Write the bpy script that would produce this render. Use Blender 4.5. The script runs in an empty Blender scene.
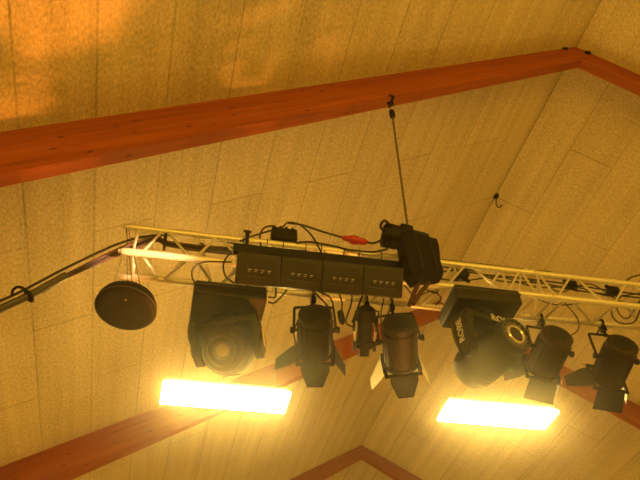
import bpy, bmesh, math, random
from math import sin, cos, pi, radians, sqrt, atan2, floor
from mathutils import Vector, Matrix
random.seed(7)
C = bpy.context.scene.collection
V = Vector

# ------------------------------------------------------------------ camera
F = 710.39
PITCH, ROLL, YAW = 0.78293146, -0.07173701, -0.28157282
CAM = V((0, 0, 1.6))
RC = Matrix.Rotation(YAW, 3, 'Z') @ Matrix.Rotation(pi/2 + PITCH, 3, 'X') @ Matrix.Rotation(ROLL, 3, 'Z')
HAZE, HAZE_G = .0105, .95
cam = bpy.data.cameras.new('camera'); co = bpy.data.objects.new('camera', cam); C.objects.link(co)
co.matrix_world = Matrix.Translation(CAM) @ RC.to_4x4()
cam.sensor_fit = 'HORIZONTAL'; cam.sensor_width = 36; cam.lens = 36*F/640
cam.clip_start = .05; cam.clip_end = 200
bpy.context.scene.camera = co
RIGHT, UP, TOV = RC.col[0].copy(), RC.col[1].copy(), RC.col[2].copy()   # picture right, picture up, towards the viewer

def ray(px, py): return RC @ V(((px-320)/F, -(py-240)/F, -1))
def WY(px, py, Y):
    d = ray(px, py); return CAM + d*((Y-CAM.y)/d.y)
def WZ(px, py, Z):
    d = ray(px, py); return CAM + d*((Z-CAM.z)/d.z)
def px_of(P):
    c = RC.transposed() @ (V(P)-CAM); return V((320+F*c.x/-c.z, 240-F*c.y/-c.z))

# ------------------------------------------------------------------ world, lights, exposure
w = bpy.data.worlds.new('world'); bpy.context.scene.world = w; w.use_nodes = True
w.node_tree.nodes['Background'].inputs[0].default_value = (1, .6, .12, 1)
w.node_tree.nodes['Background'].inputs[1].default_value = .05
vs = bpy.context.scene.view_settings
vs.view_transform = 'Standard'; vs.look = 'None'; vs.exposure = .12; vs.gamma = 1; vs.use_curve_mapping = False

def area(name, loc, rot, sx, sy, e, col):
    l = bpy.data.lights.new(name, 'AREA'); l.shape = 'RECTANGLE'; l.size = sx; l.size_y = sy; l.energy = e; l.color = col
    o = bpy.data.objects.new(name, l); o.location = loc; o.rotation_euler = rot; C.objects.link(o); return o
def spot(name, loc, target, e, col, ang, blend=.6, rad=.06):
    l = bpy.data.lights.new(name, 'SPOT'); l.energy = e; l.color = col; l.spot_size = radians(ang); l.spot_blend = blend; l.shadow_soft_size = rad
    o = bpy.data.objects.new(name, l); o.location = loc
    o.rotation_euler = (V(target)-V(loc)).to_track_quat('-Z', 'Y').to_euler(); C.objects.link(o); return o
WARM = (1, .57, .045)
area('front_bounce_light', (3.0, -1.6, .4), (pi+radians(22), 0, 0), 15, 7, 160, WARM)
area('hall_bounce_light', (3.6, 12.0, .4), (pi, 0, 0), 15, 13, 460, WARM)
area('rear_hall_light', (3, -6.6, 3.9), (radians(103), 0, 0), 14, 1.6, 900, WARM)
SRC = V((2.4, 4.9, 1.2))
spot('orange_stage_spot', SRC, WY(80, 85, 3.0), 1900, (1, .30, .03), 19, 1, .25)
spot('orange_stage_spot', SRC+V((.5, .2, 0)), WY(290, 70, 3.2), 900, (1, .33, .04), 15, 1, .12)
spot('pink_stage_spot', (2.4, 1.7, 3.8), WY(141, 260, 3.6), 4600, (1, .50, .22), 7.6, 1, .05)

# ------------------------------------------------------------------ materials
def mat(name, col, rough=.6, metal=0, bump=0, scale=40, var=0, emit=None, es=0, spec=.5, coords='Object'):
    m = bpy.data.materials.new(name); m.use_nodes = True; N = m.node_tree.nodes; L = m.node_tree.links
    b = N['Principled BSDF']; b.inputs['Base Color'].default_value = (*col, 1)
    b.inputs['Roughness'].default_value = rough; b.inputs['Metallic'].default_value = metal
    b.inputs['Specular IOR Level'].default_value = spec
    tc = N.new('ShaderNodeTexCoord'); nz = N.new('ShaderNodeTexNoise'); nz.inputs['Scale'].default_value = scale
    nz.inputs['Detail'].default_value = 4; L.new(tc.outputs[coords], nz.inputs['Vector'])
    if var:
        r = N.new('ShaderNodeMapRange'); r.inputs[1].default_value = .3; r.inputs[2].default_value = .7
        r.inputs[3].default_value = 1-var; r.inputs[4].default_value = 1+var
        L.new(nz.outputs[0], r.inputs[0])
        mx = N.new('ShaderNodeVectorMath'); mx.operation = 'SCALE'; mx.inputs[0].default_value = col
        L.new(r.outputs[0], mx.inputs['Scale']); L.new(mx.outputs[0], b.inputs['Base Color'])
    if bump:
        bp = N.new('ShaderNodeBump'); bp.inputs['Strength'].default_value = bump; bp.inputs['Distance'].default_value = .01
        L.new(nz.outputs[0], bp.inputs['Height']); L.new(bp.outputs[0], b.inputs['Normal'])
    if emit:
        b.inputs['Emission Color'].default_value = (*emit, 1); b.inputs['Emission Strength'].default_value = es
    return m

def wood_mat():
    m = bpy.data.materials.new('stained_glulam'); m.use_nodes = True; N = m.node_tree.nodes; L = m.node_tree.links
    b = N['Principled BSDF']; b.inputs['Roughness'].default_value = .6; b.inputs['Specular IOR Level'].default_value = .15
    tc = N.new('ShaderNodeTexCoord'); mp = N.new('ShaderNodeMapping'); mp.inputs['Scale'].default_value = (.7, 12, 22)
    L.new(tc.outputs['Object'], mp.inputs[0])
    nz = N.new('ShaderNodeTexNoise'); nz.inputs['Scale'].default_value = 1.6; nz.inputs['Detail'].default_value = 6; L.new(mp.outputs[0], nz.inputs[0])
    # laminations
    sp = N.new('ShaderNodeSeparateXYZ'); L.new(tc.outputs['Object'], sp.inputs[0])
    md = N.new('ShaderNodeMath'); md.operation = 'MULTIPLY'; md.inputs[1].default_value = 1/.042; L.new(sp.outputs['Z'], md.inputs[0])
    fl = N.new('ShaderNodeMath'); fl.operation = 'FLOOR'; L.new(md.outputs[0], fl.inputs[0])
    wn = N.new('ShaderNodeTexWhiteNoise'); wn.noise_dimensions = '1D'; L.new(fl.outputs[0], wn.inputs['W'])
    mixv = N.new('ShaderNodeMath'); mixv.operation = 'MULTIPLY_ADD'; mixv.inputs[1].default_value = .22; L.new(wn.outputs['Value'], mixv.inputs[0])
    L.new(nz.outputs[0], mixv.inputs[2])
    cr = N.new('ShaderNodeValToRGB'); e = cr.color_ramp.elements
    e[0].position = .3; e[0].color = (.19, .042, .012, 1); e[1].position = .95; e[1].color = (.36, .100, .026, 1)
    L.new(mixv.outputs[0], cr.inputs[0])
    # knots
    mp2 = N.new('ShaderNodeMapping'); mp2.inputs['Scale'].default_value = (2.6, 9, 9); L.new(tc.outputs['Object'], mp2.inputs[0])
    vo = N.new('ShaderNodeTexVoronoi'); vo.inputs['Scale'].default_value = 1.3; L.new(mp2.outputs[0], vo.inputs[0])
    kr = N.new('ShaderNodeMapRange'); kr.inputs[1].default_value = .07; kr.inputs[2].default_value = .15; kr.inputs[3].default_value = .35; kr.inputs[4].default_value = 1
    L.new(vo.outputs['Distance'], kr.inputs[0])
    mx = N.new('ShaderNodeVectorMath'); mx.operation = 'SCALE'; L.new(cr.outputs[0], mx.inputs[0]); L.new(kr.outputs[0], mx.inputs['Scale'])
    L.new(mx.outputs[0], b.inputs['Base Color'])
    return m

def panel_mat(name, u0, even_j, odd_j):
    """wood-wool boards .602 x 2.45 m, joints staggered; object x = distance down the slope, y = along the hall"""
    m = bpy.data.materials.new(name); m.use_nodes = True; N = m.node_tree.nodes; L = m.node_tree.links
    b = N['Principled BSDF']; b.inputs['Roughness'].default_value = .95; b.inputs['Specular IOR Level'].default_value = .1
    tc = N.new('ShaderNodeTexCoord'); sp = N.new('ShaderNodeSeparateXYZ'); L.new(tc.outputs['Object'], sp.inputs[0])
    def M(op, a, b_=None, c=None):
        n = N.new('ShaderNodeMath'); n.operation = op
        for i, q in enumerate((a, b_, c)):
            if q is None: continue
            if isinstance(q, (int, float)): n.inputs[i].default_value = q
            else: L.new(q, n.inputs[i])
        return n.outputs[0]
    u = M('DIVIDE', M('SUBTRACT', sp.outputs['X'], u0), .602)
    k = M('FLOOR', u); fu = M('FRACT', u)
    du = M('MULTIPLY', M('MINIMUM', fu, M('SUBTRACT', 1, fu)), .602)
    par = M('FRACT', M('MULTIPLY', k, .5)); par = M('MULTIPLY', par, 2)      # 1 for odd
    joint = M('ADD', M('MULTIPLY', par, odd_j-even_j), even_j)
    v = M('DIVIDE', M('SUBTRACT', sp.outputs['Y'], joint), 2.45)
    kv = M('FLOOR', v); fv = M('FRACT', v)
    dv = M('MULTIPLY', M('MINIMUM', fv, M('SUBTRACT', 1, fv)), 2.45)
    cmb = N.new('ShaderNodeCombineXYZ'); L.new(k, cmb.inputs[0]); L.new(kv, cmb.inputs[1])
    wn = N.new('ShaderNodeTexWhiteNoise'); wn.noise_dimensions = '3D'; L.new(cmb.outputs[0], wn.inputs['Vector'])
    cm2 = N.new('ShaderNodeCombineXYZ'); L.new(k, cm2.inputs[0])
    wn2 = N.new('ShaderNodeTexWhiteNoise'); L.new(cm2.outputs[0], wn2.inputs['Vector'])
    # fibres, long along the board
    mp = N.new('ShaderNodeMapping'); mp.inputs['Scale'].default_value = (44, 24, 24); L.new(tc.outputs['Object'], mp.inputs[0])
    n1 = N.new('ShaderNodeTexNoise'); n1.inputs['Scale'].default_value = 1.0; n1.inputs['Detail'].default_value = 7; n1.inputs['Roughness'].default_value = .75
    L.new(mp.outputs[0], n1.inputs[0])
    n2 = N.new('ShaderNodeTexNoise'); n2.inputs['Scale'].default_value = .9; n2.inputs['Detail'].default_value = 3; L.new(tc.outputs['Object'], n2.inputs[0])
    mp3 = N.new('ShaderNodeMapping'); mp3.inputs['Scale'].default_value = (7, .25, 1); L.new(tc.outputs['Object'], mp3.inputs[0])
    n3 = N.new('ShaderNodeTexNoise'); n3.inputs['Scale'].default_value = 1.0; n3.inputs['Detail'].default_value = 2; L.new(mp3.outputs[0], n3.inputs[0])
    t = M('MULTIPLY', M('SUBTRACT', n1.outputs[0], .5), 2.1)
    t = M('ADD', t, M('MULTIPLY', M('SUBTRACT', n2.outputs[0], .5), .30))
    t = M('ADD', t, M('MULTIPLY', M('SUBTRACT', n3.outputs[0], .5), .55))
    t = M('ADD', t, M('MULTIPLY', M('SUBTRACT', wn.outputs['Value'], .5), .10))
    val = M('ADD', t, 1)
    # seams: width and darkness differ from seam to seam
    def seam(d, wdt):
        n = N.new('ShaderNodeMapRange'); L.new(d, n.inputs[0]); n.inputs[1].default_value = 0; n.inputs[2].default_value = wdt
        n.inputs[3].default_value = 0; n.inputs[4].default_value = 1; return n.outputs[0]
    su = seam(du, .011); sv = seam(dv, .012)
    sn = N.new('ShaderNodeTexNoise'); sn.inputs['Scale'].default_value = 1.1; L.new(tc.outputs['Object'], sn.inputs[0])
    dark = M('MULTIPLY_ADD', sn.outputs[0], -.7, 1.10)
    s = M('MINIMUM', su, sv)
    s = M('MAXIMUM', s, dark)
    rg = N.new('ShaderNodeMapRange'); L.new(sp.outputs['X'], rg.inputs[0]); rg.inputs[1].default_value = .004; rg.inputs[2].default_value = .014; rg.inputs[3].default_value = .45; rg.inputs[4].default_value = 1
    s = M('MULTIPLY', s, rg.outputs[0])
    val = M('MULTIPLY', val, s)
    sc = N.new('ShaderNodeVectorMath'); sc.operation = 'SCALE'; sc.inputs[0].default_value = (.54, .44, .29)
    L.new(val, sc.inputs['Scale']); L.new(sc.outputs[0], b.inputs['Base Color'])
    bp = N.new('ShaderNodeBump'); bp.inputs['Strength'].default_value = .5; bp.inputs['Distance'].default_value = .006
    L.new(M('MULTIPLY', n1.outputs[0], s), bp.inputs['Height']); L.new(bp.outputs[0], b.inputs['Normal'])
    return m

M_wood = wood_mat()
M_wall = mat('painted_wall', (.55, .48, .36), .9, bump=.1, scale=20, var=.05)
M_floor = mat('hall_floor', (.33, .2, .1), .6, bump=.05, scale=8, var=.1)
M_alu = mat('brushed_aluminium', (.62, .58, .50), .36, .40, bump=.05, scale=60, var=.08)
M_black = mat('black_powder_coat', (.008, .0065, .005), .6, 0, spec=.25, bump=.05, scale=80, var=.15)
M_blackr = mat('black_red_lit_coat', (.026, .012, .008), .6, 0, spec=.25, bump=.05, scale=60, var=.2)  # black cans; the red light they reflect is mixed into this colour
M_plastic = mat('black_plastic', (.013, .011, .008), .5, 0, spec=.3, bump=.04, scale=70, var=.15)
M_grey = mat('grey_plastic', (.05, .043, .034), .45, 0, bump=.03, scale=70, var=.1)
M_rubber = mat('black_rubber_cable', (.011, .009, .007), .7, 0, scale=60, var=.15)
M_redcab = mat('red_brown_cable', (.055, .020, .012), .55, 0, scale=60, var=.15)
M_red = mat('red_plastic', (.36, .016, .010), .4, 0, scale=50, var=.1)
M_steel = mat('steel', (.45, .42, .38), .35, .9, scale=90, var=.1)
M_chain = mat('dark_chain_steel', (.10, .08, .06), .45, .6, scale=200, var=.2)
M_fabric = mat('black_bag_fabric', (.014, .011, .008), .95, 0, spec=.15, bump=.6, scale=30, var=.3)
M_pack = mat('dark_brown_pack', (.020, .013, .007), .55, 0, spec=.3, bump=.03, scale=60, var=.15)
M_socket = mat('socket_recess', (.012, .010, .008), .6, scale=90, var=.1)
M_mark = mat('faded_marking', (.42, .37, .28), .6, scale=50, var=.2)
M_trim = mat('worn_grey_trim', (.09, .075, .055), .5, 0, scale=70, var=.1)
M_dglass = mat('black_lens_glass', (.02, .016, .012), .1, .1, scale=20, var=.1)
M_canbody = mat('dark_brown_can', (.022, .016, .010), .6, 0, bump=.04, scale=60, var=.15, spec=.25)
M_white = mat('white_marking', (.70, .66, .55), .6, scale=50, var=.1)
M_glass = mat('haze_pale_lens_glass', (.22, .17, .11), .12, .2, scale=20, var=.15)  # glass colour lightened to stand for haze in front of the lens
M_silver = mat('silver_ring', (.75, .72, .65), .2, .95, scale=60, var=.05)
M_frame = mat('white_lamp_housing', (.7, .68, .6), .5, scale=50, var=.05)
M_diff = mat('glowing_diffuser', (.9, .85, .7), .5, emit=(1, .64, .15), es=115, scale=5, var=.02)
M_lamp = mat('glowing_lamp_lens', (.8, .7, .5), .3, emit=(1, .75, .4), es=14, scale=5, var=.02)
M_door_w = mat('lamplit_pale_metal', (.75, .72, .62), .45, .2, scale=60, var=.05)  # lamplight on the doors and side strips put into a pale colour

# ------------------------------------------------------------------ mesh helpers
class MB:
    """collects shapes in world coordinates into one mesh"""
    def __init__(s): s.v = []; s.f = []
    def add(s, vs_, fs): n = len(s.v); s.v += [V(p) for p in vs_]; s.f += [[i+n for i in f] for f in fs]; return s
    def box(s, c, half, ax=None, bev=0):
        ax = ax or (V((1, 0, 0)), V((0, 1, 0)), V((0, 0, 1))); c = V(c)
        if bev <= 0:
            vs_ = [c+ax[0]*half[0]*i+ax[1]*half[1]*j+ax[2]*half[2]*k for i in (-1, 1) for j in (-1, 1) for k in (-1, 1)]
            return s.add(vs_, [(0, 1, 3, 2), (4, 6, 7, 5), (0, 4, 5, 1), (2, 3, 7, 6), (0, 2, 6, 4), (1, 5, 7, 3)])
        bm = bmesh.new(); bmesh.ops.create_cube(bm, size=2)
        for v_ in bm.verts: v_.co = V((v_.co.x*half[0], v_.co.y*half[1], v_.co.z*half[2]))
        bmesh.ops.bevel(bm, geom=bm.edges[:], offset=bev, segments=3, affect='EDGES', profile=.5)
        bm.verts.index_update()
        r = s.add([c+ax[0]*v_.co.x+ax[1]*v_.co.y+ax[2]*v_.co.z for v_ in bm.verts], [[v_.index for v_ in f.verts] for f in bm.faces])
        bm.free(); return r
    def tube(s, pts, r, n=10, caps=True):
        pts = [V(p) for p in pts]; rs = r if isinstance(r, (list, tuple)) else [r]*len(pts)
        rings = []; prev = None
        for i, p in enumerate(pts):
            t = (pts[min(i+1, len(pts)-1)]-pts[max(i-1, 0)]).normalized()
            if prev is None:
                a = t.cross(V((0, 0, 1)));
                if a.length < .1: a = t.cross(V((0, 1, 0)))
                a.normalize()
            else:
                a = prev - t*prev.dot(t); a.normalize()
            prev = a; b = t.cross(a)
            rings.append([p + (a*cos(2*pi*k/n)+b*sin(2*pi*k/n))*rs[i] for k in range(n)])
        vs_ = [q for R_ in rings for q in R_]; fs = []
        for i in range(len(pts)-1):
            for k in range(n): fs.append((i*n+k, i*n+(k+1) % n, (i+1)*n+(k+1) % n, (i+1)*n+k))
        if caps: fs.append(tuple(range(n))[::-1]); fs.append(tuple((len(pts)-1)*n+k for k in range(n)))
        return s.add(vs_, fs)
    def lathe(s, P, axis, prof, n=28, u=None):
        """prof: (distance along axis, radius); a closed outline capped at the ends when r > 0"""
        axis = V(axis).normalized(); u = V(u) if u is not None else axis.orthogonal(); u = (u-axis*u.dot(axis)).normalized(); w_ = axis.cross(u); P = V(P)
        vs_ = [P+axis*z+(u*cos(2*pi*k/n)+w_*sin(2*pi*k/n))*max(r, 1e-4) for z, r in prof for k in range(n)]
        fs = [(i*n+k, i*n+(k+1) % n, (i+1)*n+(k+1) % n, (i+1)*n+k) for i in range(len(prof)-1) for k in range(n)]
        fs.append(tuple(range(n))[::-1]); fs.append(tuple((len(prof)-1)*n+k for k in range(n)))
        return s.add(vs_, fs)
    def ring(s, c, axis, R_, r, n=32, m=8, arc=1.0, u=None):
        axis = V(axis).normalized(); u = V(u) if u is not None else axis.orthogonal(); u = (u-axis*u.dot(axis)).normalized(); w_ = axis.cross(u)
        pts = [V(c)+(u*cos(2*pi*arc*k/n)+w_*sin(2*pi*arc*k/n))*R_ for k in range(n+1)]
        return s.tube(pts, r, m, caps=arc < 1)
    def prism(s, poly, off):
        n = len(poly); poly = [V(p) for p in poly]; off = V(off)
        return s.add(poly+[p+off for p in poly], [tuple(range(n))[::-1], tuple(range(n, 2*n))]+[(i, (i+1) % n, n+(i+1) % n, n+i) for i in range(n)])
    def build(s, name, m, parent=None, smooth=40):
        root = parent
        off = V((0, 0, 0))
        while root is not None: off += V(root.location); root = root.parent
        me = bpy.data.meshes.new(name)
        me.from_pydata([tuple(v_-off) for v_ in s.v], [], s.f); me.materials.append(m)
        bm = bmesh.new(); bm.from_mesh(me); bmesh.ops.recalc_face_normals(bm, faces=bm.faces)
        for f in bm.faces: f.smooth = smooth > 0
        for e in bm.edges:
            if len(e.link_faces) == 2 and e.calc_face_angle(0) > radians(smooth): e.smooth = False
        bm.to_mesh(me); bm.free()
        o = bpy.data.objects.new(name, me); C.objects.link(o)
        if parent: o.parent = parent
        return o
def tag(o, label, cat, group=None):
    o['label'] = label; o['category'] = cat
    if group: o['group'] = group
    return o
def thing(name, label, cat, loc, group=None):
    o = bpy.data.objects.new(name, None); o.location = loc; o.empty_display_size = .1; C.objects.link(o); return tag(o, label, cat, group)
def recentre(o):
    """put a single-mesh object's origin inside it"""
    me = o.data; c = sum((v_.co for v_ in me.vertices), V((0, 0, 0)))/len(me.vertices)
    me.transform(Matrix.Translation(-c)); o.location = V(o.location)+c; return o
def single(mb, name, m, label, cat, group=None, smooth=40):
    return tag(recentre(mb.build(name, m, None, smooth)), label, cat, group)
def bez(pts, n=8):
    """smooth path through points (Catmull-Rom)"""
    P = [V(p) for p in pts]; P = [2*P[0]-P[1]]+P+[2*P[-1]-P[-2]]; out = []
    for i in range(1, len(P)-2):
        for k in range(n):
            t = k/n; a, b, c, d = P[i-1], P[i], P[i+1], P[i+2]
            out.append(.5*((2*b)+(c-a)*t+(2*a-5*b+4*c-d)*t*t+(3*b-a-3*c+d)*t**3))
    out.append(P[-2]); return out
def text_mesh(s, size, name, m, parent, origin, xdir, ydir, depth=.002):
    cu = bpy.data.curves.new('t', 'FONT'); cu.body = s; cu.size = size; cu.extrude = depth; cu.align_x = 'CENTER'; cu.align_y = 'CENTER'
    cu.resolution_u = 3
    t = bpy.data.objects.new('t', cu); C.objects.link(t)
    dg = bpy.context.evaluated_depsgraph_get(); me = bpy.data.meshes.new_from_object(t.evaluated_get(dg))
    bpy.data.objects.remove(t)
    x = V(xdir).normalized(); y = V(ydir).normalized(); z = x.cross(y)
    off = V((0, 0, 0)); r = parent
    while r is not None: off += V(r.location); r = r.parent
    Mx = Matrix((( x.x, y.x, z.x), (x.y, y.y, z.y), (x.z, y.z, z.z))).to_4x4(); Mx.translation = V(origin)-off
    me.transform(Mx); me.materials.clear(); me.materials.append(m); me.name = name
    o = bpy.data.objects.new(name, me); C.objects.link(o); o.parent = parent; return o

# ------------------------------------------------------------------ room shell
XR, ZR, TH = 4.5456, 9.4, 0.51006809          # ridge position and roof pitch
YA, BAY, BW = 3.6327, 4.977, .125             # first rafter, bay, rafter width
D0, TAP = .2538, .0309                        # rafter depth at the ridge and growth per metre
Y0, Y1 = -7.0, 24.0
UL = 11.3
def slope(name, side, u0, ej, oj):
    mb = MB(); mb.box((UL/2, (Y0+Y1)/2, .06), (UL/2+.03, (Y1-Y0)/2, .06))
    o = mb.build(name, panel_mat('wood_wool_'+name, u0, ej, oj), None, 0)
    D = V((side*cos(TH), 0, -sin(TH))); N_ = V((-side*-sin(TH)*1.0, 0, cos(TH))); N_ = V((side*sin(TH), 0, cos(TH)))
    if side < 0: yv = V((0, 1, 0)); 
    yv = V((0, 1, 0))
    Mx = Matrix(((D.x, yv.x, N_.x, XR), (D.y, yv.y, N_.y, 0), (D.z, yv.z, N_.z, ZR), (0, 0, 0, 1)))
    if Mx.to_3x3().determinant() < 0:      # left slope: bake the mirrored axes into the mesh instead
        o.data.transform(Matrix.Scale(-1, 4, (0, 1, 0))); o.data.flip_normals()
        Mx = Matrix(((D.x, -yv.x, N_.x, XR), (D.y, -yv.y, N_.y, 0), (D.z, -yv.z, N_.z, ZR), (0, 0, 0, 1)))
        for nd in o.data.materials[0].node_tree.nodes:
            pass
    o.matrix_world = Mx; o['kind'] = 'structure'; return o
# left slope's object y runs the other way, so its joint offsets are negated
slope('ceiling', -1, .052, -6.165, -4.94)
slope('ceiling', 1, -.02, 6.165, 4.94)
def struct(mb, name, m): o = mb.build(name, m, None, 0); o['kind'] = 'structure'; return o
XL, XRt = XR-UL*cos(TH), XR+UL*cos(TH); ZE = ZR-UL*sin(TH)
struct(MB().box(((XL+XRt)/2, (Y0+Y1)/2, -.1), ((XRt-XL)/2, (Y1-Y0)/2, .1)), 'floor', M_floor)
struct(MB().box((XL-.1, (Y0+Y1)/2, ZE/2), (.1, (Y1-Y0)/2, ZE/2)), 'wall_left', M_wall)
struct(MB().box((XRt+.1, (Y0+Y1)/2, ZE/2), (.1, (Y1-Y0)/2, ZE/2)), 'wall_right', M_wall)
for nm, yy in (('wall_back', Y0), ('wall_front', Y1)):
    struct(MB().prism([(XL, yy, 0), (XRt, yy, 0), (XRt, yy, ZE), (XR, yy, ZR), (XL, yy, ZE)], (0, .2 if yy > 0 else -.2, 0)), nm, M_wall)

# rafters: left and right leg of each glulam pair, deeper towards the eaves
def rafter(y, label):
    t = thing('wooden_rafter', label, 'beam', (XR, y+BW/2, ZR-.3), 'wooden rafter pairs under the roof')
    for side in (-1, 1):
        D = V((side*cos(TH), 0, -sin(TH))); N_ = V((side*sin(TH), 0, cos(TH))); L_ = UL-.1
        # local wood grain runs along x of the object: build flat, then rotate
        dz = D0+0*L_
        z0 = -(D0)   # perpendicular depth at ridge measured along the slope normal
        tt = tan_ = math.tan(TH)
        poly = [(0, 0), (L_, 0), (L_, -(D0+TAP*L_)), (D0*tt, -D0)] if False else [(0.0, 0.0), (L_, 0.0), (L_, -(D0+TAP*L_)), (-D0*tt, -D0)]
        # cut at the ridge plane: bottom corner lies straight below the apex
        poly[3] = (D0*math.tan(TH), -D0)
        mb = MB().prism([(u_, -BW/2, n_) for u_, n_ in poly], (0, BW, 0))
        bmname = 'beam_leg'
        o = mb.build(bmname, M_wood, None, 0); o.parent = t
        c = V((XR, y+BW/2, ZR)) - V(t.location)
        yv = V((0, 1, 0)) if side > 0 else V((0, 1, 0))
        Mx = Matrix(((D.x, 0, N_.x, c.x), (0, 1, 0, c.y), (D.z, 0, N_.z, c.z), (0, 0, 0, 1)))
        if Mx.to_3x3().determinant() < 0:
            o.data.transform(Matrix.Scale(-1, 4, (0, 1, 0))); o.data.flip_normals()
            Mx = Matrix(((D.x, 0, N_.x, c.x), (0, -1, 0, c.y), (D.z, 0, N_.z, c.z), (0, 0, 0, 1)))
        o.matrix_local = Mx
    return t
ra = rafter(YA, 'reddish brown wooden rafter pair nearest the camera, crossing above the truss, carrying the hoist chain')
rafter(YA+BAY, 'reddish brown wooden rafter pair behind the truss and the stage lights, second from the camera')
rafter(YA+2*BAY, 'farthest wooden rafter pair, only its peak shows at the bottom of the picture')
# bolt plates at the first apex
for (px, py) in ((565, 48), (588, 52.5)):
    P = WY(px, py, YA-.012)
    MB().box(P, (.035, .012, .022), bev=.004).build('bolt_plate', M_black, ra)
P = WY(577, 42, YA-.03); MB().box(P, (.012, .02, .05), bev=.004).build('ridge_bracket', M_black, ra)

# hook on the ridge between the rafters
hk = V((XR, WZ(494, 196, ZR-.02).y, ZR-.02))
t = thing('ceiling_hook', 'small dark hook with a hanging bit of cord at the roof ridge', 'hook', hk)
mb = MB().lathe(hk+V((0, 0, .012)), (0, 0, -1), [(0, .05), (.012, .05), (.018, .02), (.05, .014), (.052, 0)], 16); mb.build('hook_plate', M_black, t)
pp = [hk+V((0, 0, -.03)), hk+V((.01, .05, -.05)), hk+V((.03, .10, -.09)), hk+V((.08, .12, -.10)), hk+V((.12, .09, -.07))]
MB().tube(bez(pp), .009, 8).build('cord_end', M_rubber, t)

# ------------------------------------------------------------------ truss
TO = V((-.35, 3.696, 5.066)); TYAW = -atan2(.078, 4.05)
OFF = [(-.0452, .1929), (-.1443, -.1355), (.1895, -.0574)]         # top, near, far chord around the axis
TX = V((cos(TYAW), sin(TYAW), 0)); TYv = V((-sin(TYAW), cos(TYAW), 0)); TZ = V((0, 0, 1))
TLEN = 6.6
def ch(k, x): return TO + TX*x + TYv*OFF[k][0] + TZ*OFF[k][1]
def chx(k, px):
    a, b = -1.5, 9.0
    for _ in range(40):
        m_ = (a+b)/2
        if px_of(ch(k, m_)).x < px: a = m_
        else: b = m_
    return (a+b)/2
truss = thing('lighting_truss', 'long silver triangular aluminium truss spanning the picture and carrying all the lights', 'truss', TO)
start = [chx(0, 130), chx(1, 125), chx(2, 124)]
xs = chx(0, 530)
for k in range(3):
    MB().tube([ch(k, start[k]), ch(k, TLEN)], .0245, 16).build('chord', M_alu, truss)
    MB().lathe(ch(k, start[k]-.045), TX, [(0, .010), (.004, .013), (.02, .015), (.024, .021), (.06, .026), (.075, .026)], 16).build('end_coupler', M_alu, truss)
    MB().lathe(ch(k, xs-.06), TX, [(0, .0255), (.012, .031), (.108, .031), (.12, .0255)], 16).build('splice_sleeve', M_alu, truss)
    for dx in (-.03, .03):
        MB().tube([ch(k, xs+dx)+V((0, -.042, -.005)), ch(k, xs+dx)+V((0, .042, .005))], .006, 8).build('pin', M_steel, truss)
def zig(a, b, xa, xb):
    """a zigzag between chords a and b; lists of node positions"""
    seq = sorted([(x, a) for x in xa]+[(x, b) for x in xb])
    for (x1, k1), (x2, k2) in zip(seq, seq[1:]):
        if k1 == k2: continue
        p, q = ch(k1, x1+.012), ch(k2, x2-.012)
        MB().tube([p, q], .0095, 8).build('brace', M_alu, truss)
def brace(k1, px1, k2, px2):
    MB().tube([ch(k1, chx(k1, px1)), ch(k2, chx(k2, px2))], .0095, 8).build('brace', M_alu, truss)
s1 = start[1]+.03
tn = [165, 218, 270, 320, 370, 419, 467, 521]; mn = [138, 192, 245, 296, 346, 395, 444, 505]; bn = [160, 216, 268, 318, 368, 417, 466, 516]
for i in range(8):
    brace(1, mn[i]+3, 0, tn[i]-2); brace(1, mn[i]+3, 2, bn[i]-2)
    if i < 7: brace(0, tn[i]+3, 1, mn[i+1]-2); brace(2, bn[i]+3, 1, mn[i+1]-2); brace(0, tn[i]+34, 2, bn[i]+8); brace(0, tn[i]+34, 2, bn[i]+52)
for a, b in ((536, 543), (570, 557), (576, 604), (626, 614), (632, 661), (684, 670), (690, 718)): brace(0, a, 1, b)
for a, b in ((545, 566), (592, 571), (592, 618), (645, 624), (645, 672)): brace(2, a, 1, b)
for x in (xs-.075, xs+.075, start[1]+.05):
    for a, b in ((0, 1), (1, 2), (0, 2)): MB().tube([ch(a, x), ch(b, x)], .0095, 8).build('brace', M_alu, truss)

# ------------------------------------------------------------------ helpers for hung things
def clamp_on(k, px, parent, down=.10, m=None, x=None):
    x = chx(k, px) if x is None else x
    c = ch(k, x)
    mb = MB().ring(c, TX, .034, .0095, 20, 8, .86, u=TZ)
    mb.box(c+V((0, 0, -.052)), (.018, .024, .024), bev=.004)
    mb.tube([c+V((0, .045, -.02)), c+V((0, .085, -.035))], .007, 8)
    mb.tube([c+V((0, 0, -.07)), c+V((0, 0, -down))], .011, 10)
    mb.lathe(c+V((0, 0, -down)), TZ, [(-.008, .017), (.006, .017)], 10)
    mb.build('hook_clamp', m or M_black, parent)
    return c+V((0, 0, -down))

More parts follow.
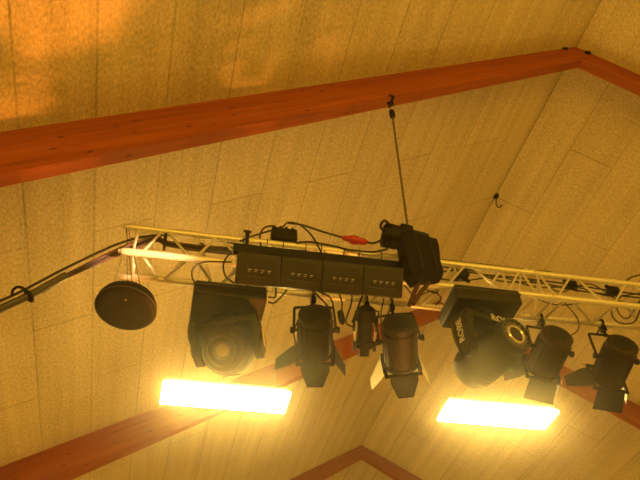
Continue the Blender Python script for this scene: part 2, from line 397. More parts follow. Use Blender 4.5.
def par_can(pxc, rear, front, away, label, group, R_=.125, m=M_black, door_open=(35, 25, 40, 30), inner=None, lit=False, mount_side=-1, clamp_down=.11, spin=0.0, flip=False):
    """rear, front: picture points of the body axis; away: how far the beam tips from the viewer (deg)"""
    c0 = ch(2, chx(2, pxc))
    root = thing('stage_spotlight', label, 'stage light', c0+V((0, 0, -.05)), group)
    piv = clamp_on(2, pxc, root, clamp_down)
    rP = WY(rear[0], rear[1], piv.y-.06)
    dep = -(RC.transposed() @ (rP-CAM)).z
    d2 = V((front[0]-rear[0], front[1]-rear[1])); ang = d2.normalized()
    a_ = radians(away)
    ax = (RIGHT*ang.x-UP*ang.y)*cos(a_)-TOV*sin(a_)
    Lb = d2.length*dep/F/cos(a_)
    u = RIGHT*ang.y*-1*-1 + UP*ang.x; u = (RIGHT*(ang.y)+UP*ang.x); u = (u-ax*u.dot(ax)).normalized()
    v_ = ax.cross(u)
    if v_.dot(TOV) < 0: v_ = -v_
    if spin:
        u, v_ = u*cos(spin)+v_*sin(spin), v_*cos(spin)-u*sin(spin)
    # body: rear cap, ribbed can, front ring
    mb = MB().lathe(rP, ax, [(.0, .02), (.0, R_*.90), (.006, R_*.97), (.055, R_*.985), (.058, R_*.93), (.064, R_*.93), (.067, R_*.985), (Lb*.93, R_*1.0), (Lb*.94, R_*1.08), (Lb, R_*1.08), (Lb, R_*.98), (Lb-.03, R_*.96), (Lb-.031, .01)], 36, u)
    body = mb.build('lamp_body', m, root)
    fb = MB()
    for i in range(18):
        an = 2*pi*i/18; dr = u*cos(an)+v_*sin(an); tg = ax.cross(dr)
        fb.box(rP+ax*(Lb*.53)+dr*(R_*1.0), (Lb*.36, .006, .004), (ax, dr, tg))
    fb.build('cooling_ribs', m, body)
    cb = MB().lathe(rP+ax*-.012, ax, [(0, .02), (0, R_*.5), (.006, R_*.62), (.014, R_*.62)], 24, u); cb.build('rear_cap', M_black, body)
    # lens
    MB().lathe(rP+ax*(Lb-.028), ax, [(0, R_*.93), (.008, R_*.93), (.014, R_*.6), (.016, .01)], 28, u).build('lens', M_lamp if lit else M_glass, body)
    # square door frame
    fr = MB(); fc = rP+ax*(Lb+.006); h = R_*1.02
    for sgn in (-1, 1):
        fr.box(fc+u*h*sgn, (.012, h+.012, .008), (u, v_, ax)); fr.box(fc+v_*h*sgn, (h+.012, .012, .008), (u, v_, ax))
    fr.build('door_frame', M_black, body)
    # barn doors: +v (towards viewer), -v, -u (left), +u (right)
    for (nd, sd, op, Ld, wb, wt, idx) in ((v_, u, door_open[0], .165, .125, .085, 0), (-v_, u, door_open[1], .165, .125, .085, 1), (-u, v_, door_open[2], .19, .11, .05, 2), (u, v_, door_open[3], .19, .11, .05, 3)):
        o_ = radians(op); dd = ax*cos(o_)+nd*sin(o_); nn = nd*cos(o_)-ax*sin(o_)
        if idx < 2: wb, wt = (.108, .118) if flip else (.102, .056)
        else: wb, wt = (.10, .055) if flip else (.10, .062)
        h0 = fc+nd*(h+.012)
        poly = [h0-sd*wb, h0+sd*wb, h0+sd*wb*1.02+dd*Ld*.25, h0+sd*wt+dd*Ld, h0-sd*wt+dd*Ld, h0-sd*wb*1.02+dd*Ld*.25]
        MB().prism(poly, nn*.003).build('barn_door', (inner if (inner and idx >= 2) else m if idx != 0 else M_black), body)
        MB().tube([h0-sd*wb*.9, h0+sd*wb*.9], .006, 8).build('hinge', M_black, body)
    # yoke
    mid = rP+ax*(Lb*.42)
    top = piv
    yb = MB()
    hd = u.copy()
    for sgn in (-1, 1):
        A = mid+hd*sgn*(R_+.028); B = top+hd*sgn*(R_+.028)*.92+(mid-top)*.05
        l_ = (B-A); yb.tube([A-l_.normalized()*.02, A, B], .0095, 8)
        yb.lathe(A-hd*sgn*.03, hd*sgn, [(0, .012), (.03, .012), (.031, .024), (.055, .024), (.056, .005)], 12)
        if sgn < 0: Bl = B
        else: yb.tube([Bl, top, B], .0095, 8)
    yb.build('yoke', M_black, root)
    return root, rP, ax, u, v_, Lb

# ------------------------------------------------------------------ fluorescent panels
def ceiling_z(x): return ZR-abs(x-XR)*math.tan(TH)
def panel_light(corners, z, label):
    P = [WZ(px, py, z) for px, py in corners]; c = sum(P, V((0, 0, 0)))/4
    hx = ((P[1]-P[0]).length+(P[2]-P[3]).length)/4; hy = abs((P[3].y+P[2].y)/2-(P[0].y+P[1].y)/2)/2
    t = thing('ceiling_light', label, 'light fixture', c, 'glowing rectangular lights')
    ax = (V((1, 0, 0)), V((0, 1, 0)), V((0, 0, 1)))
    MB().box(c+V((0, 0, .05)), (hx-.02, hy-.02, .035), bev=.01).build('housing', M_frame, t)
    MB().box(c+V((0, 0, .012)), (hx, hy, .02), bev=.006).build('diffuser', M_diff, t)
    for sx in (-1, 1):
        x = c.x+sx*hx*.8; MB().tube([(x, c.y, z+.08), (x, c.y, ceiling_z(x)+.01)], .0012, 6).build('suspension_wire', M_steel, t)
    return t
panel_light([(161.8, 383.4), (290.6, 394), (284.8, 413), (160.5, 403.8)], 5.4, 'glowing white rectangular light, the left one, below the left moving head')
panel_light([(448.8, 402), (557.5, 412.5), (545, 430), (438.8, 420)], 5.4, 'glowing white rectangular light, the right one, below the right moving head')

# ------------------------------------------------------------------ par cans
G = 'stage spotlights with barn doors'
par_can(313, (315, 313.5), (315, 356), 30, 'dark spotlight with barn doors hanging left of the small profile light', G, .125, M_canbody, (22, 20, 55, 26))
pr = par_can(391, (399, 322), (404, 368), 29, 'dark spotlight whose side barn doors glow cream, hanging right of the small profile light', G, .125, M_canbody, (22, 20, 30, 20), inner=M_door_w, lit=True)
par_can(540, (558, 335), (549, 373), 32, 'reddish dark spotlight leaning beside the right moving head', G, .125, M_blackr, (24, 25, 35, 15), flip=True)
par_can(601, (623, 344), (617, 383), 32, 'reddish dark spotlight at the far right edge of the picture', G, .125, M_blackr, (24, 50, 62, 20), flip=True)

# small profile light between the two spotlights
root = thing('profile_spotlight', 'small dark profile light between the two dark spotlights below the control packs', 'stage light', ch(2, chx(2, 366))+V((0, 0, -.05)))
piv = clamp_on(2, 366, root, .085)
rP = WY(366, 307, piv.y-.04); ax = (-UP*.97-TOV*.22-RIGHT*.03).normalized(); u = (RIGHT-ax*RIGHT.dot(ax)).normalized(); v_ = ax.cross(u)
if v_.dot(TOV) < 0: v_ = -v_
mb = MB().lathe(rP, ax, [(0, .02), (0, .045), (.015, .068), (.07, .078), (.10, .076), (.115, .058)], 10, u); bd = mb.build('lamp_housing', M_black, root, 20)
MB().lathe(rP+ax*.11, ax, [(0, .058), (.16, .056), (.17, .062), (.20, .062), (.205, .05)], 24, u).build('barrel', M_plastic, root)
MB().box(rP+ax*.335, (.036, .036, .04), (u, v_, ax), bev=.004).build('snoot', M_black, root)
MB().box(rP+ax*.27, (.062, .062, .006), (u, v_, ax)).build('gel_frame', M_black, root)
for sg in (-1, 1):
    a = rP+ax*.14+u*sg*.076; b = rP+ax*.30+u*sg*.066
    MB().box((a+b)/2+v_*.015+u*sg*.004, (.008, .012, .075), (u, v_, (b-a).normalized()), bev=.002).build('side_glint', M_door_w, root)  # pale strips standing in for lamplight reflected off the yoke arms
    MB().box(rP+ax*.13+u*sg*.083+v_*.012, (.009, .02, .05), (u, v_, ax), bev=.003).build('tilt_bracket', M_black, root)
    MB().box(rP+ax*.295+u*sg*.074+v_*.014, (.012, .02, .040), (u, v_, ax), bev=.003).build('shutter_handle', M_black, root)
MB().tube([rP+ax*.13+u*-.085, piv+u*-.085+V((0, 0, -.02)), piv, piv+u*.085+V((0, 0, -.02)), rP+ax*.13+u*.085], .008, 8).build('yoke', M_black, root)

# ------------------------------------------------------------------ moving heads
def moving_head(corner_tl, corner_tr, Yn, depth, hgt, label, a_dir, head_px, HL, HR, lens_r, arm_len, sp, ring=True, cross_text=True, aw=.095, yz=0.0):
    A = WY(*corner_tl, Yn); B = WY(*corner_tr, Yn); W_ = (B-A).length/2; zt = (A.z+B.z)/2
    c = V(((A.x+B.x)/2, Yn+depth/2, zt-hgt/2))
    root = thing('moving_head_light', label, 'stage light', V((c.x, c.y, zt)), 'moving head lights hanging under the truss')
    X, Y, Z = TX, TYv, TZ
    MB().box(c, (W_, depth/2, hgt/2), (X, Y, Z), bev=.018).build('base', M_plastic, root)
    bb = root.children[0]
    lip = MB().box(c+V((0, 0, hgt*.18)), (W_+.004, depth/2+.004, .004), (X, Y, Z)); lip.build('base_seam', M_grey, bb)
    for sx in (-.5, .5):
        for k in (2,):
            # clamps to the far lower chord
            xx = (c+X*W_*sx*1.1-TO).dot(TX); cc = ch(k, xx)
            mb = MB().ring(cc, TX, .034, .010, 18, 8, .9, u=TZ); mb.tube([cc+V((0, 0, -.03)), V((cc.x, cc.y, zt-.005))], .012, 10); mb.build('hook_clamp', M_black, root)
    a = V(a_dir).normalized(); h = V((-a.y, a.x, 0)).normalized()
    if h.x < 0: h = -h
    g = Z.cross(h)
    zb = zt-hgt
    pc = V((c.x, c.y, zb))
    HC = WY(head_px[0], head_px[1], c.y+yz)
    pan = V((pc.x, pc.y, zb))
    # pan bearing
    MB().lathe(pan+Z*.005, -Z, [(0, .11), (.03, .11), (.032, .09), (.06, .09)], 28).build('pan_bearing', M_black, root)
    yk = MB()
    drop = zb-HC.z
    # arms: rounded slabs, sweeping from the crossbar down to the pivot
    topc = pan-Z*.075
    MB_ = yk.box(topc, (sp+.03, .09, .028), (h, g, Z), bev=.016)
    yoke = yk.build('yoke_crossbar', M_plastic, root)
    for sgn in (-1, 1):
        outer = pan+h*sgn*(sp+.02); T0 = outer-Z*.075; E0 = HC+h*sgn*(sp+.02)
        gg = (E0-T0); nst = 10; prof = []
        left, right = [], []
        for i in range(nst+1):
            t_ = i/nst; p = T0.lerp(E0, t_); bul = sin(t_*pi)*.016
            wdt = aw-.028*t_
            left.append(p+g*(wdt)+h*sgn*bul); right.append(p-g*(wdt)+h*sgn*bul)
        # rounded end around the pivot
        d_ = gg.normalized(); end = []
        for i in range(1, 8):
            an = pi*i/8; end.append(E0+g*(aw-.028)*cos(an)+d_*(aw-.028)*sin(an))
        am = MB()
        # slab as strips so that it can bulge
        ring_o = left+end+right[::-1]; n = len(ring_o)
        inn = [q-h*sgn*.045 for q in ring_o]
        out = [q+h*sgn*.004 for q in ring_o]
        fs = [(i, (i+1) % n, n+(i+1) % n, n+i) for i in range(n)]
        for i in range(nst):
            for base_ in (0, n): fs.append((base_+i, base_+i+1, base_+n-2-i, base_+n-1-i))
        cap0 = [nst]+[nst+1+i for i in range(7)]+[nst+8]
        fs.append(tuple(cap0)); fs.append(tuple(n+i for i in cap0))
        am.add(inn+out, fs)
        arm = am.build('yoke_arm', M_plastic, root)
        MB().tube([q-h*sgn*.0 for q in (left if g.dot(TOV) < 0 else right)], .011, 8).build('arm_trim', M_trim, arm)
        mdp = T0.lerp(E0, .5)+h*sgn*.0225
        pl = MB().box(mdp, (.0018, .030, .105), (h, g, d_)); pl.build('arm_plate', M_grey, arm)
        xd = -d_ if sgn < 0 else d_
        yd = (h*sgn).cross(xd)
        text_mesh('ROBE', .078, 'maker_lettering', M_white, arm, mdp+h*sgn*.0035, xd, yd)
        MB().lathe(E0-h*sgn*.045, h*sgn, [(0, .045), (.052, .045), (.056, .035)], 20).build('tilt_bearing', M_grey, arm)
    # lettering on the crossbar side facing the viewer
    gf = g if g.dot(TOV) > 0 else -g
    if cross_text: text_mesh('ROBE', .078, 'maker_lettering', M_white, yoke, topc+gf*.0925+h*.09, h if h.cross(Z).dot(gf) > 0 else -h, Z)
    # head: rounded barrel
    r = HR
    prof = [(-HL*.52, .02), (-HL*.52, r*.35), (-HL*.50, r*.62), (-HL*.45, r*.84), (-HL*.36, r*.97), (-HL*.2, r), (HL*.10, r), (HL*.22, r*.95), (HL*.34, r*.80), (HL*.36, lens_r*1.22), (HL*.46, lens_r*1.16), (HL*.48, lens_r*1.08), (HL*.48, lens_r*1.0), (HL*.45, lens_r*.98), (HL*.449, .01)]
    hu = h
    hb = MB().lathe(HC, a, prof, 36, hu).build('head', M_plastic, root)
    MB().ring(HC+a*HL*.475, a, lens_r*1.06, .006, 36, 8, u=hu).build('lens_bezel', M_grey, hb)
    MB().lathe(HC+a*HL*.449, a, [(0, lens_r*.56), (.010, lens_r*.54), (.016, lens_r*.35), (.018, .004)], 28, hu).build('front_lens', M_dglass if ring else M_glass, hb)
    MB().ring(HC+a*HL*.462, a, lens_r*.58, .011, 32, 8, u=hu).build('lens_ring', M_silver if ring else M_grey, hb)
    up2 = a.cross(hu)
    if ring:
        gear = []
        for i in range(56):
            an = 2*pi*(i+.5)/56; rr = lens_r*(.97 if i % 4 < 2 else .80); gear.append(HC+a*HL*.450+(hu*cos(an)+up2*sin(an))*rr)
        MB().prism(gear, a*.010).build('lens_fins', M_trim, hb)
    for sg in (-1, 1):
        dr = up2*sg; vb = MB()
        for j in range(5): vb.box(HC+dr*(r+.001)-a*(HL*.26-j*.028), (.055, .002, .006), (hu, dr, a))
        vb.build('vent', M_socket, hb)
    return root
moving_head((196, 278.5), (268, 287), 3.62, .50, .12, 'left moving head light, round lens facing the camera, beside the hanging dish',
            (-.26, -.62, -.50), (228, 350), .36, .168, .088, .3, .203, ring=False, cross_text=False, aw=.115)
moving_head((455, 283.5), (519, 289.5), 3.44, .36, .13, 'right moving head light, its barrel tilted to show a silver ringed lens',
            (.262, -.963, -.051), (491, 354), .57, .158, .108, .3, .190)

# ------------------------------------------------------------------ control packs under the top chord
def pack(x0, x1, y0, y1, label, Yp=3.43):
    TL, TR = WY(x0, y0, Yp), WY(x1, y0+(x1-x0)*.085, Yp); BL = WY(x0, y1, Yp)
    hx = (TR-TL).length/2-.004; cm = (TL+TR)/2; hz = (y1-y0)/2*-(RC.transposed() @ (cm-CAM)).z/F; c = WY((x0+x1)/2, (y0+y1)/2+(x1-x0)*.04, Yp)+V((0, .03, .03))
    t = thing('dimmer_pack', label, 'control box', V((c.x, c.y, c.z-hz)), 'row of dark control packs on the truss')
    tl = radians(36); BY = TYv*cos(tl)+TZ*sin(tl); BZ = TZ*cos(tl)-TYv*sin(tl)
    bx = (TX, BY, BZ); dpt = .045
    MB().box(c, (hx, dpt, hz), bx, bev=.006).build('pack_case', M_pack, t)
    fy = -BY
    MB().box(c+fy*(dpt+.001)+BZ*hz*.42, (hx*.86, .0025, hz*.30), bx).build('vent_panel', M_socket, t)
    for i in range(4):
        q = c+fy*(dpt+.003)+TX*(-hx*.42+i*hx*.30)-BZ*hz*.12
        s_ = MB(); s_.box(q, (.016, .004, .014), bx, bev=.002); so = s_.build('socket', M_socket, t)
        MB().box(q+fy*.005+BZ*.006, (.011, .0012, .002), bx).build('socket_mark', M_mark, so)
        MB().box(q+fy*.005-BZ*.006+TX*-.004, (.006, .0012, .0018), bx).build('socket_mark', M_mark, so)
    sl = MB()
    for j in range(5): sl.box(c+fy*(dpt+.004)+BZ*hz*(.62-.1*j), (hx*.8, .0012, .002), bx)
    sl.build('vent_slots', M_pack, t)
    ld = MB()
    for i in range(6): ld.box(c+fy*(dpt+.002)+TX*hx*(-.6+.22*i)-BZ*hz*.5, (.010, .0012, .003), bx)
    ld.build('label_strip', M_grey, t)
    # bracket up to the top chord
    tz = ch(0, (c-TO).dot(TX)).z
    for sx in (-.6, .6):
        br = MB(); p = ch(0, (c+TX*hx*sx-TO).dot(TX)); br.ring(p, TX, .0285, .0035, 16, 6, .8, u=TZ)
        br.tube([p+V((0, .01, -.029)), c+TX*hx*sx+BY*dpt*.9+BZ*hz*.8], .005, 8)
        br.build('hanging_bracket', M_black, t)
    return t
pack(237, 280.5, 253.5, 284, 'leftmost of the four dark control packs in a row on the truss')
pack(281, 322, 258, 288, 'second control pack from the left, with clear white socket marks')
pack(322.5, 363, 262, 292, 'third control pack from the left, above the small profile light')
pack(363.5, 403, 266, 295, 'rightmost control pack, next to the hanging cables below the hoist bag')
# dark trunking behind the packs, under the top chord
a_, b_ = WY(234, 244.5, 3.50), WY(404, 261.5, 3.50)
single(MB().box((a_+b_)/2+V((0, .03, -.02)), ((b_-a_).length/2, .02, .040), (TX, TYv, TZ), bev=.004), 'cable_trunking', M_black,
       'long black cable tray under the top tube behind the four control packs', 'cable tray')

# ------------------------------------------------------------------ black junction box on the top chord
ca = ch(0, chx(0, 284)); bx = (TX, TYv, TZ)
t = thing('distribution_box', 'black power distribution box with looped plugs standing on the top tube', 'power box', ca+V((0, 0, .026)))
bc = ca+V((0, 0, .026+.055)); MB().box(bc, (.095, .045, .055), bx, bev=.008).build('box_case', M_black, t)
for i in range(4):
    p = bc+TX*(-.07+.046*i)+TZ*.05
    MB().lathe(p, TZ, [(0, .019), (.03, .019), (.035, .013), (.055, .010), (.057, .004)], 14).build('plug', M_black, t)
MB().tube(bez([WY(261, 247, 3.62), WY(260, 236, 3.62), WY(264, 228, 3.62), WY(272, 226, 3.62), bc+TX*-.07+TZ*.10]), .007, 8).build('plug_lead', M_rubber, t)
MB().tube(bez([WY(240, 241, 3.6), WY(256, 235, 3.62), bc+TX*-.02+TZ*.10, WY(288, 222.5, 3.62), WY(300, 225, 3.60), WY(312, 236, 3.56), WY(322, 254, 3.52)]), .007, 8).build('plug_lead', M_rubber, t)
# dark clamp at the left of the packs
cc = ch(0, chx(0, 247))
mb = MB().ring(cc, TX, .033, .011, 18, 8); mb.box(cc+V((0, -.01, .05)), (.014, .014, .03), bev=.003); mb.box(cc+V((0, -.01, .085)), (.028, .008, .008), bev=.003)
mb.tube([cc+V((0, -.04, -.0)), cc+V((-.01, -.075, -.09)), cc+V((-.01, -.07, -.17))], .011, 8)
t = single(mb, 'truss_clamp', M_black, 'black clamp gripping the top tube at the left end of the control packs', 'clamp')

# red connector
p0, p1 = WY(342, 237.5, 3.60), WY(367, 242.5, 3.60); axr = (p1-p0).normalized(); ln = (p1-p0).length
t = thing('power_connector', 'red round power connector lying on a cable above the top tube', 'connector', (p0+p1)/2)
MB().lathe(p0, axr, [(0, .012), (.01, .019), (ln*.3, .026), (ln*.35, .035), (ln*.62, .035), (ln*.65, .029), (ln*.9, .026), (ln, .016)], 20).build('connector_body', M_red, t)
MB().ring(p0+axr*ln*.48, axr, .036, .004, 20, 6).build('locking_ring', M_red, t)
MB().tube(bez([WY(288, 223, 3.6), WY(302, 225, 3.6), WY(322, 231.5, 3.6), p0+axr*.01]), .008, 8).build('connector_lead', M_rubber, t)
MB().tube(bez([p1, WY(374, 243, 3.58), WY(381, 240, 3.55), WY(386, 236, 3.50)]), .008, 8).build('connector_lead', M_rubber, t)
single(MB().tube(bez([WY(296, 243, 3.6), WY(310, 242, 3.6), WY(335, 246.5, 3.6), WY(350, 250, 3.58), WY(372, 252, 3.56), WY(388, 249, 3.52)]), .008, 8), 'power_cable', M_rubber,
       'black cable lying along the top tube below the red connector', 'cable')

# ------------------------------------------------------------------ chain hoist, bag and chain
Yh = YA+BW/2
# underside of the first rafter at the chain
chain_top = WY(391, 107, Yh)
chain_bot = WY(407.5, 226, Yh-.13)
t = thing('hoist_chain', 'dark lifting chain hanging from the near rafter down to the hoist', 'chain', chain_top)
und = chain_top.copy(); und.z = ZR-(XR-und.x)*math.tan(TH)-(D0+TAP*(XR-und.x)/cos(TH))/cos(TH)
MB().box(und+V((0, 0, .012)), (.03, BW/2+.006, .018), bev=.006).build('beam_strap', M_black, t)
MB().ring(und+V((.002, 0, -.03)), V((0, 1, 0)), .03, .010, 20, 8).build('shackle', M_black, t)
hookc = WY(392.2, 114, Yh)
MB().box(hookc, (.024, .022, .055), bev=.012).build('hook_block', M_black, t)
d = chain_bot-hookc; n = 54; dn = d.normalized(); sdx = dn.cross(V((0, 1, 0))).normalized(); sdy = dn.cross(sdx)
mb = MB()
for i in range(n):
    c = hookc+d*((i+.5)/n); s_ = sdx if i % 2 else sdy; hl = d.length/n*.66
    pts = [c+dn*hl*.6*cos(q)*1.0+s_*.0085*sin(q)+dn*(hl*.4 if cos(q) > 0 else -hl*.4) for q in [2*pi*k/10 for k in range(11)]]
    mb.tube(pts, .0036, 5, caps=False)
mb.build('chain_links', M_chain, t)

Yb = 3.50
hc = WY(398, 238, Yb)
t = thing('chain_hoist', 'black electric chain hoist sitting over the top tube', 'hoist', hc)
hx_ = (RIGHT*.96-UP*.22); hx_ = V((hx_.x, hx_.y, hx_.z)).normalized(); hy_ = V((0, 1, 0)); hy_ = (hy_-hx_*hy_.dot(hx_)).normalized(); hz_ = hx_.cross(hy_)
MB().lathe(hc-hx_*.125, hx_, [(0, .03), (0, .07), (.012, .085), (.06, .088), (.065, .094), (.12, .094), (.125, .088), (.31, .086), (.345, .07), (.345, .02)], 28, hy_).build('motor_housing', M_black, t)
rb = MB()
for i in range(16):
    an = 2*pi*i/16; dr = hy_*cos(an)+hz_*sin(an); rb.box(hc-hx_*.08+dr*.088, (.035, .006, .003), (hx_, dr, hx_.cross(dr)))
rb.build('cooling_fins', M_black, t)
MB().box(hc+hx_*.05+hz_*.02, (.05, .06, .095), (hx_, hy_, hz_), bev=.012).build('gear_box', M_black, t)
MB().tube(bez([hc-hx_*.10-hz_*.05+hy_*-.06, hc-hx_*.15+hy_*-.07, hc-hx_*.13+hz_*.10+hy_*-.05, hc-hx_*.09+hz_*.12+hy_*-.02]), .010, 8).build('carry_handle', M_black, t)
MB().tube(bez([chain_bot+dn*.03, hc+hx_*.06+hz_*.09]), .010, 8).build('chain_guide', M_black, t)
MB().tube(bez([hc+hx_*.15+hz_*.075, hc+hx_*.17+hz_*.115, hc+hx_*.21+hz_*.115, hc+hx_*.23+hz_*.07]), .009, 8).build('carry_handle', M_black, t)
MB().tube([hc-hz_*.08+hx_*.02, ch(0, (hc-TO).dot(TX)+.02)], .014, 10).build('hook', M_steel, t)

# bag: a sagging sewn sack
poly = [(402, 233), (412, 231), (427, 236), (436, 240), (438, 248), (441, 262), (444, 271), (436, 275), (424, 275), (414, 276), (408, 268), (405, 254), (402, 242)]
Yg = 3.40
front = [WY(x, y, Yg-.03) for x, y in poly]; back = [WY(x, y, Yg+.12) for x, y in [(a*.985+6.2, b) for a, b in poly]]
cF = sum(front, V((0, 0, 0)))/len(front)
bm = bmesh.new()
lay = []
for f_, sc_ in ((0.0, .93), (.06, 1.0), (.5, 1.03), (.92, 1.0), (1.0, .90)):
    ring_ = []
    for i, (a, b) in enumerate(zip(front, back)):
        base_ = a.copy(); base_.y = Yg-.05+f_*.15
        cc_ = cF.copy(); cc_.y = base_.y
        q = cc_+(base_-cc_)*sc_; q.z += .012*sin(i*2.1+f_*5); q.x += .010*cos(i*1.7+f_*4); ring_.append(bm.verts.new(q))
    lay.append(ring_)
nn = len(poly)
for a, b in zip(lay, lay[1:]):
    for i in range(nn): bm.faces.new((a[i], a[(i+1) % nn], b[(i+1) % nn], b[i]))
for ring_, fl in ((lay[0], 1), (lay[-1], -1)):
    c_ = bm.verts.new(sum((v_.co for v_ in ring_), V((0, 0, 0)))/nn + V((0, -.02*fl, 0)))
    for i in range(nn): bm.faces.new((ring_[i], ring_[(i+1) % nn], c_))
bmesh.ops.recalc_face_normals(bm, faces=bm.faces)
for f in bm.faces: f.smooth = True
me = bpy.data.meshes.new('chain_bag'); bm.to_mesh(me); bm.free(); me.materials.append(M_fabric)
t = thing('chain_bag', 'black fabric chain bag hanging in front of the truss right of the hoist', 'bag', cF)
me.transform(Matrix.Translation(-cF)); o = bpy.data.objects.new('sack', me); o.parent = t; C.objects.link(o)
sd = o.modifiers.new('s', 'BEVEL'); sd.width = .012; sd.segments = 2; sd.limit_method = 'ANGLE'
for a, b in (((414, 231), (424, 270)), ((428, 234), (437, 268))):
    pts = [WY(a[0]+(b[0]-a[0])*k/5, a[1]+(b[1]-a[1])*k/5, Yg-.075) for k in range(6)]
    MB().tube(pts, .006, 6).build('webbing_strap', M_rubber, t)
MB().tube(bez([WY(403, 237, Yg-.04), WY(412, 233, Yg-.05), WY(424, 236, Yg-.05), WY(435, 241, Yg-.04)]), .008, 8).build('bag_rim', M_black, t)

# ------------------------------------------------------------------ dish hanging at the left end
Yd = 3.62
dc = WY(126, 307.5, Yd)
t = thing('hanging_dish', 'round black dish hanging on wires from the left end of the truss', 'dish', dc)
tilt = V((.08, .10, 1)).normalized()
R_ = .190
MB().lathe(dc-tilt*.03, tilt, [(0, .02), (.0, R_*.80), (.004, R_*.93), (.016, R_*.99), (.03, R_), (.06, R_*.99), (.09, R_*.92), (.115, R_*.75), (.135, R_*.5), (.145, R_*.2), (.147, .02)], 48).build('dish_shell', M_black, t)
MB().ring(dc-tilt*.008, tilt, R_*1.0, .0045, 48, 8).build('dish_rim', M_grey, t)
MB().lathe(dc-tilt*.028+V((.0, -.11, 0)), -tilt, [(0, .007), (.005, .006), (.007, .002)], 12).build('screw', M_silver, t)
MB().box(dc+tilt*.085+V((.03, 0, 0)), (.035, .02, .012), bev=.004).build('lug', M_steel, t)
wr = [ch(0, chx(0, 125.5)), dc+tilt*.085]
for a, b in ((ch(0, chx(0, 126)), dc+tilt*.09+V((.03, 0, 0))), (ch(0, chx(0, 127)), dc+tilt*.09+V((-.01, .02, 0))), (ch(1, start[1]-.01), dc+tilt*.05+V((-.12, .05, 0))), (ch(0, chx(0, 128)), dc+tilt*.06+V((.11, .06, 0)))):
    MB().tube([a, b], .0028, 6).build('hanging_wire', M_chain, t)

# ------------------------------------------------------------------ cable bundle to the left
def path(pts, Y): return bez([WY(a, b, Y) if len(q) == 0 else WY(a, b, q[0]) for a, b, *q in pts])
single(MB().tube(path([(-60, 340), (0, 309), (30, 295), (66, 275, 3.62)], 3.62), .024, 12), 'cable_hose', M_grey, 'thick grey cable hose running from the truss to the lower left edge', 'hose')
single(MB().tube(path([(-60, 326), (0, 301), (22, 291), (70, 266), (118, 244), (150, 236), (190, 236), (240, 244)], 3.70), .009, 8), 'power_cable', M_rubber, 'single black cable sagging above the thick hose at the left', 'cable')
for i, (off, m_, r_, lab) in enumerate(((0, M_redcab, .010, 'reddish upper cable of the bundle leaving the thick hose'), (3, M_rubber, .010, 'black middle cable of the bundle leaving the thick hose'), (6, M_redcab, .009, 'reddish lowest cable of the bundle leaving the thick hose'))):
    single(MB().tube(path([(40+i, 291+off*.25), (66, 275+off*.5), (100, 258+off*.8), (126, 246+off), (155, 237+off*.7), (168, 242+off*.6), (200, 246+off*.8, 3.66), (240, 249+off, 3.66)], 3.64+.012*i), r_, 8), 'power_cable', m_, lab, 'cable', 'cables of the left bundle')
t = thing('cable_tie', 'black strap tying the hose and the cable together at the left', 'strap', WY(26, 294, 3.64))
hd = (WY(66, 275, 3.62)-WY(0, 309, 3.62)).normalized()
MB().ring(WY(29, 296, 3.62), hd, .034, .012, 20, 8).build('strap_ring', M_black, t)
MB().tube(bez([WY(27, 294, 3.60), WY(24, 289, 3.6), WY(18, 287, 3.62), WY(13, 290, 3.66), WY(12, 295, 3.70)]), .009, 8).build('strap_tail', M_black, t)
MB().ring(WY(145, 245, 3.62), TX, .05, .011, 20, 8, 1.0).build('tmp', M_black, t) if False else None
single(MB().ring(WY(165, 242, 3.64), TX, .055, .010, 22, 8), 'cable_loop', M_black, 'black loop holding the cables inside the left end of the truss', 'strap')

# ------------------------------------------------------------------ loose cables along and under the truss
cl = [
 ([(232, 251), (224, 262), (225, 275), (234, 283)], 3.5, .006, 'thin black cable looping down left of the control packs'),
 ([(196, 286), (192, 276), (194, 268), (205, 262), (232, 262)], 3.5, .006, 'thin black cable looping over the left moving head'),
 ([(268, 302), (274, 303), (281, 297), (287, 290)], 3.5, .006, 'thin cable curving from the left moving head up to the packs'),
 ([(268, 297), (275, 297), (276, 288)], 3.5, .006, 'short cable at the right corner of the left moving head'),
 ([(312, 290), (322, 300), (330, 310), (331, 324)], 3.6, .006, 'cable dropping from the packs to the left dark spotlight'),
 ([(318, 291), (331, 299), (335, 320), (334, 333)], 3.62, .006, 'second cable beside the left dark spotlight'),
 ([(339, 293), (342, 303), (341, 313)], 3.62, .006, 'cable feeding the small black plug between the lights'),
 ([(352, 295), (351, 305), (346, 322), (355, 328)], 3.62, .006, 'cable running from the packs to the small profile light'),
 ([(362, 296), (357, 310), (352, 322)], 3.64, .006, 'thin cable left of the small profile light'),
 ([(384, 298), (381, 314), (382, 335)], 3.68, .005, 'thin cable left of the cream doored spotlight'),
 ([(298, 320), (294, 332), (296, 345)], 3.78, .005, 'short hanging cable at the left side of the left dark spotlight'),
]
for pts, Y, r, lab in cl: single(MB().tube(path(pts, Y), r, 8), 'hanging_cable', M_rubber, lab, 'cable', 'loose hanging cables')
# inline plug
q0, q1 = WY(340, 311, 3.62), WY(343, 326, 3.62)
mb = MB().lathe(q0, (q1-q0), [(0, .008), (.008, .022), (.07, .024), (.10, .018), (.115, .008)], 14)
single(mb, 'inline_plug', M_black, 'small black plug hanging between the left spotlight and the profile light', 'plug')
# red-brown straps below the bag
single(MB().tube(path([(417, 272), (418, 283), (414, 293), (409, 306)], 3.46), .016, 10), 'red_sling', M_redcab, 'reddish brown cable hanging below the chain bag, the left of two', 'cable', 'reddish cables below the bag')
single(MB().tube(path([(427, 273), (428, 283), (421, 292), (413, 304)], 3.44), .016, 10), 'red_sling', M_redcab, 'reddish brown cable hanging below the chain bag, the right of two', 'cable', 'reddish cables below the bag')
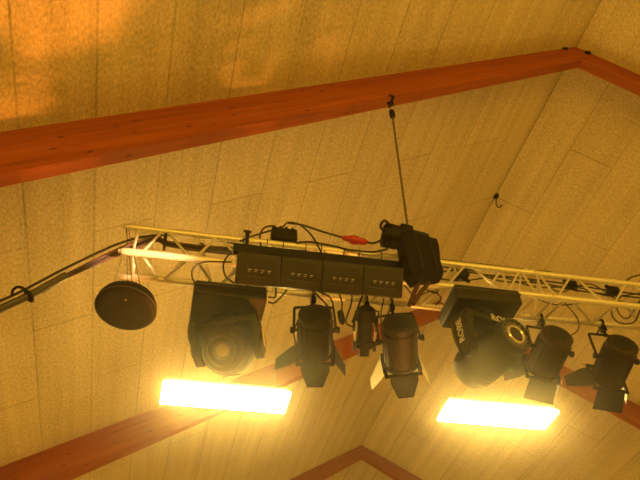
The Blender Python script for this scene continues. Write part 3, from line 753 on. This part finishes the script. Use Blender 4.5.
# long runs inside the truss, right half
runs = [
 ([(436, 261), (470, 263), (500, 268), (540, 272)], None, .008, 'black cable lying on the top tube right of the bag'),
 ([(440, 266), (480, 274), (520, 278), (560, 283), (600, 289), (650, 296)], 3.64, .008, 'upper black cable running inside the right half of the truss'),
 ([(440, 272), (470, 270), (500, 281), (540, 283), (580, 291), (650, 299)], 3.66, .008, 'wavy black cable running inside the right half of the truss'),
 ([(436, 278), (462, 281), (500, 277), (535, 287), (575, 287), (610, 296), (650, 292)], 3.68, .007, 'crossing black cable running inside the right half of the truss'),
 ([(518, 283), (540, 281), (560, 292), (590, 284), (620, 301), (650, 303)], 3.70, .007, 'lowest black cable running inside the right half of the truss'),
 ([(528, 293), (545, 302), (565, 305), (600, 300), (625, 305)], 3.62, .006, 'slack cable drooping under the middle tube at the right'),
 ([(565, 303), (577, 318), (578, 330), (566, 338)], 3.72, .006, 'cable dropping to the leaning reddish spotlight'),
 ([(613, 300), (612, 315), (620, 323), (634, 322), (641, 308)], 3.60, .007, 'round cable loop hanging at the right edge of the truss'),
 ([(617, 299), (618, 312), (628, 318), (640, 300)], 3.62, .006, 'inner cable loop hanging at the right edge of the truss'),
 ([(625, 282), (632, 277), (645, 274)], 3.62, .008, 'black cable rising over the top tube at the right edge'),
 ([(404, 268), (420, 285), (436, 293), (440, 283)], 3.60, .006, 'thin cable drooping between the packs and the right moving head'),
 ([(404, 285), (416, 296), (432, 291), (441, 298), (436, 305)], 3.64, .006, 'thin tangled cable beside the reddish cables'),
 ([(200, 243), (215, 250), (232, 247)], 3.66, .007, 'short cable at the left end of the packs inside the truss'),
]
for pts, Y, r, lab in runs:
    if Y is None:
        pp = [ch(0, chx(0, a))+V((0, 0, .024+r*.9)) for a in (442, 470, 500, 530, 552)]
        single(MB().tube(bez(pp), r, 8), 'power_cable', M_rubber, lab, 'cable', 'cables in the truss')
    else: single(MB().tube(path(pts, Y), r*.8, 8), 'power_cable', M_rubber, lab, 'cable', 'cables in the truss')
# dark plug clusters inside the truss
for (px, py, Y, lab) in ((570, 284, 3.64, 'small black multi plug inside the truss near the middle of its right half'), (613, 291, 3.66, 'spiky black plug cluster inside the truss near the right edge'), (462, 275, 3.66, 'black plug inside the truss above the right moving head')):
    c = WY(px, py, Y); mb = MB().box(c, (.045, .03, .03), (TX, TYv, TZ), bev=.008)
    for k in range(4):
        an = k*1.7+.4; d = V((cos(an), .2, sin(an))); mb.lathe(c+d*.02, d, [(0, .018), (.045, .016), (.06, .008)], 10)
    single(mb, 'multi_plug', M_black, lab, 'plug', 'plugs inside the truss')

# ------------------------------------------------------------------ thin haze volume added to spread glare around the lamps
hm = bpy.data.materials.new('glare_haze'); hm.use_nodes = True; N = hm.node_tree.nodes; N.remove(N['Principled BSDF'])
vsn = N.new('ShaderNodeVolumeScatter'); vsn.inputs['Color'].default_value = (1, .93, .8, 1); vsn.inputs['Density'].default_value = HAZE; vsn.inputs['Anisotropy'].default_value = HAZE_G
hm.node_tree.links.new(vsn.outputs[0], N['Material Output'].inputs['Volume'])
hx0 = 7.2
hz_o = MB().prism([(XR-hx0, -2, .5), (XR+hx0, -2, .5), (XR+hx0, -2, ceiling_z(XR+hx0)-.04), (XR, -2, ZR-.04), (XR-hx0, -2, ceiling_z(XR-hx0)-.04)], (0, 19, 0)).build('glare_haze', hm, None, 0)
hz_o['kind'] = 'stuff'; hz_o['label'] = 'thin warm haze added for the glare around the glowing lights'
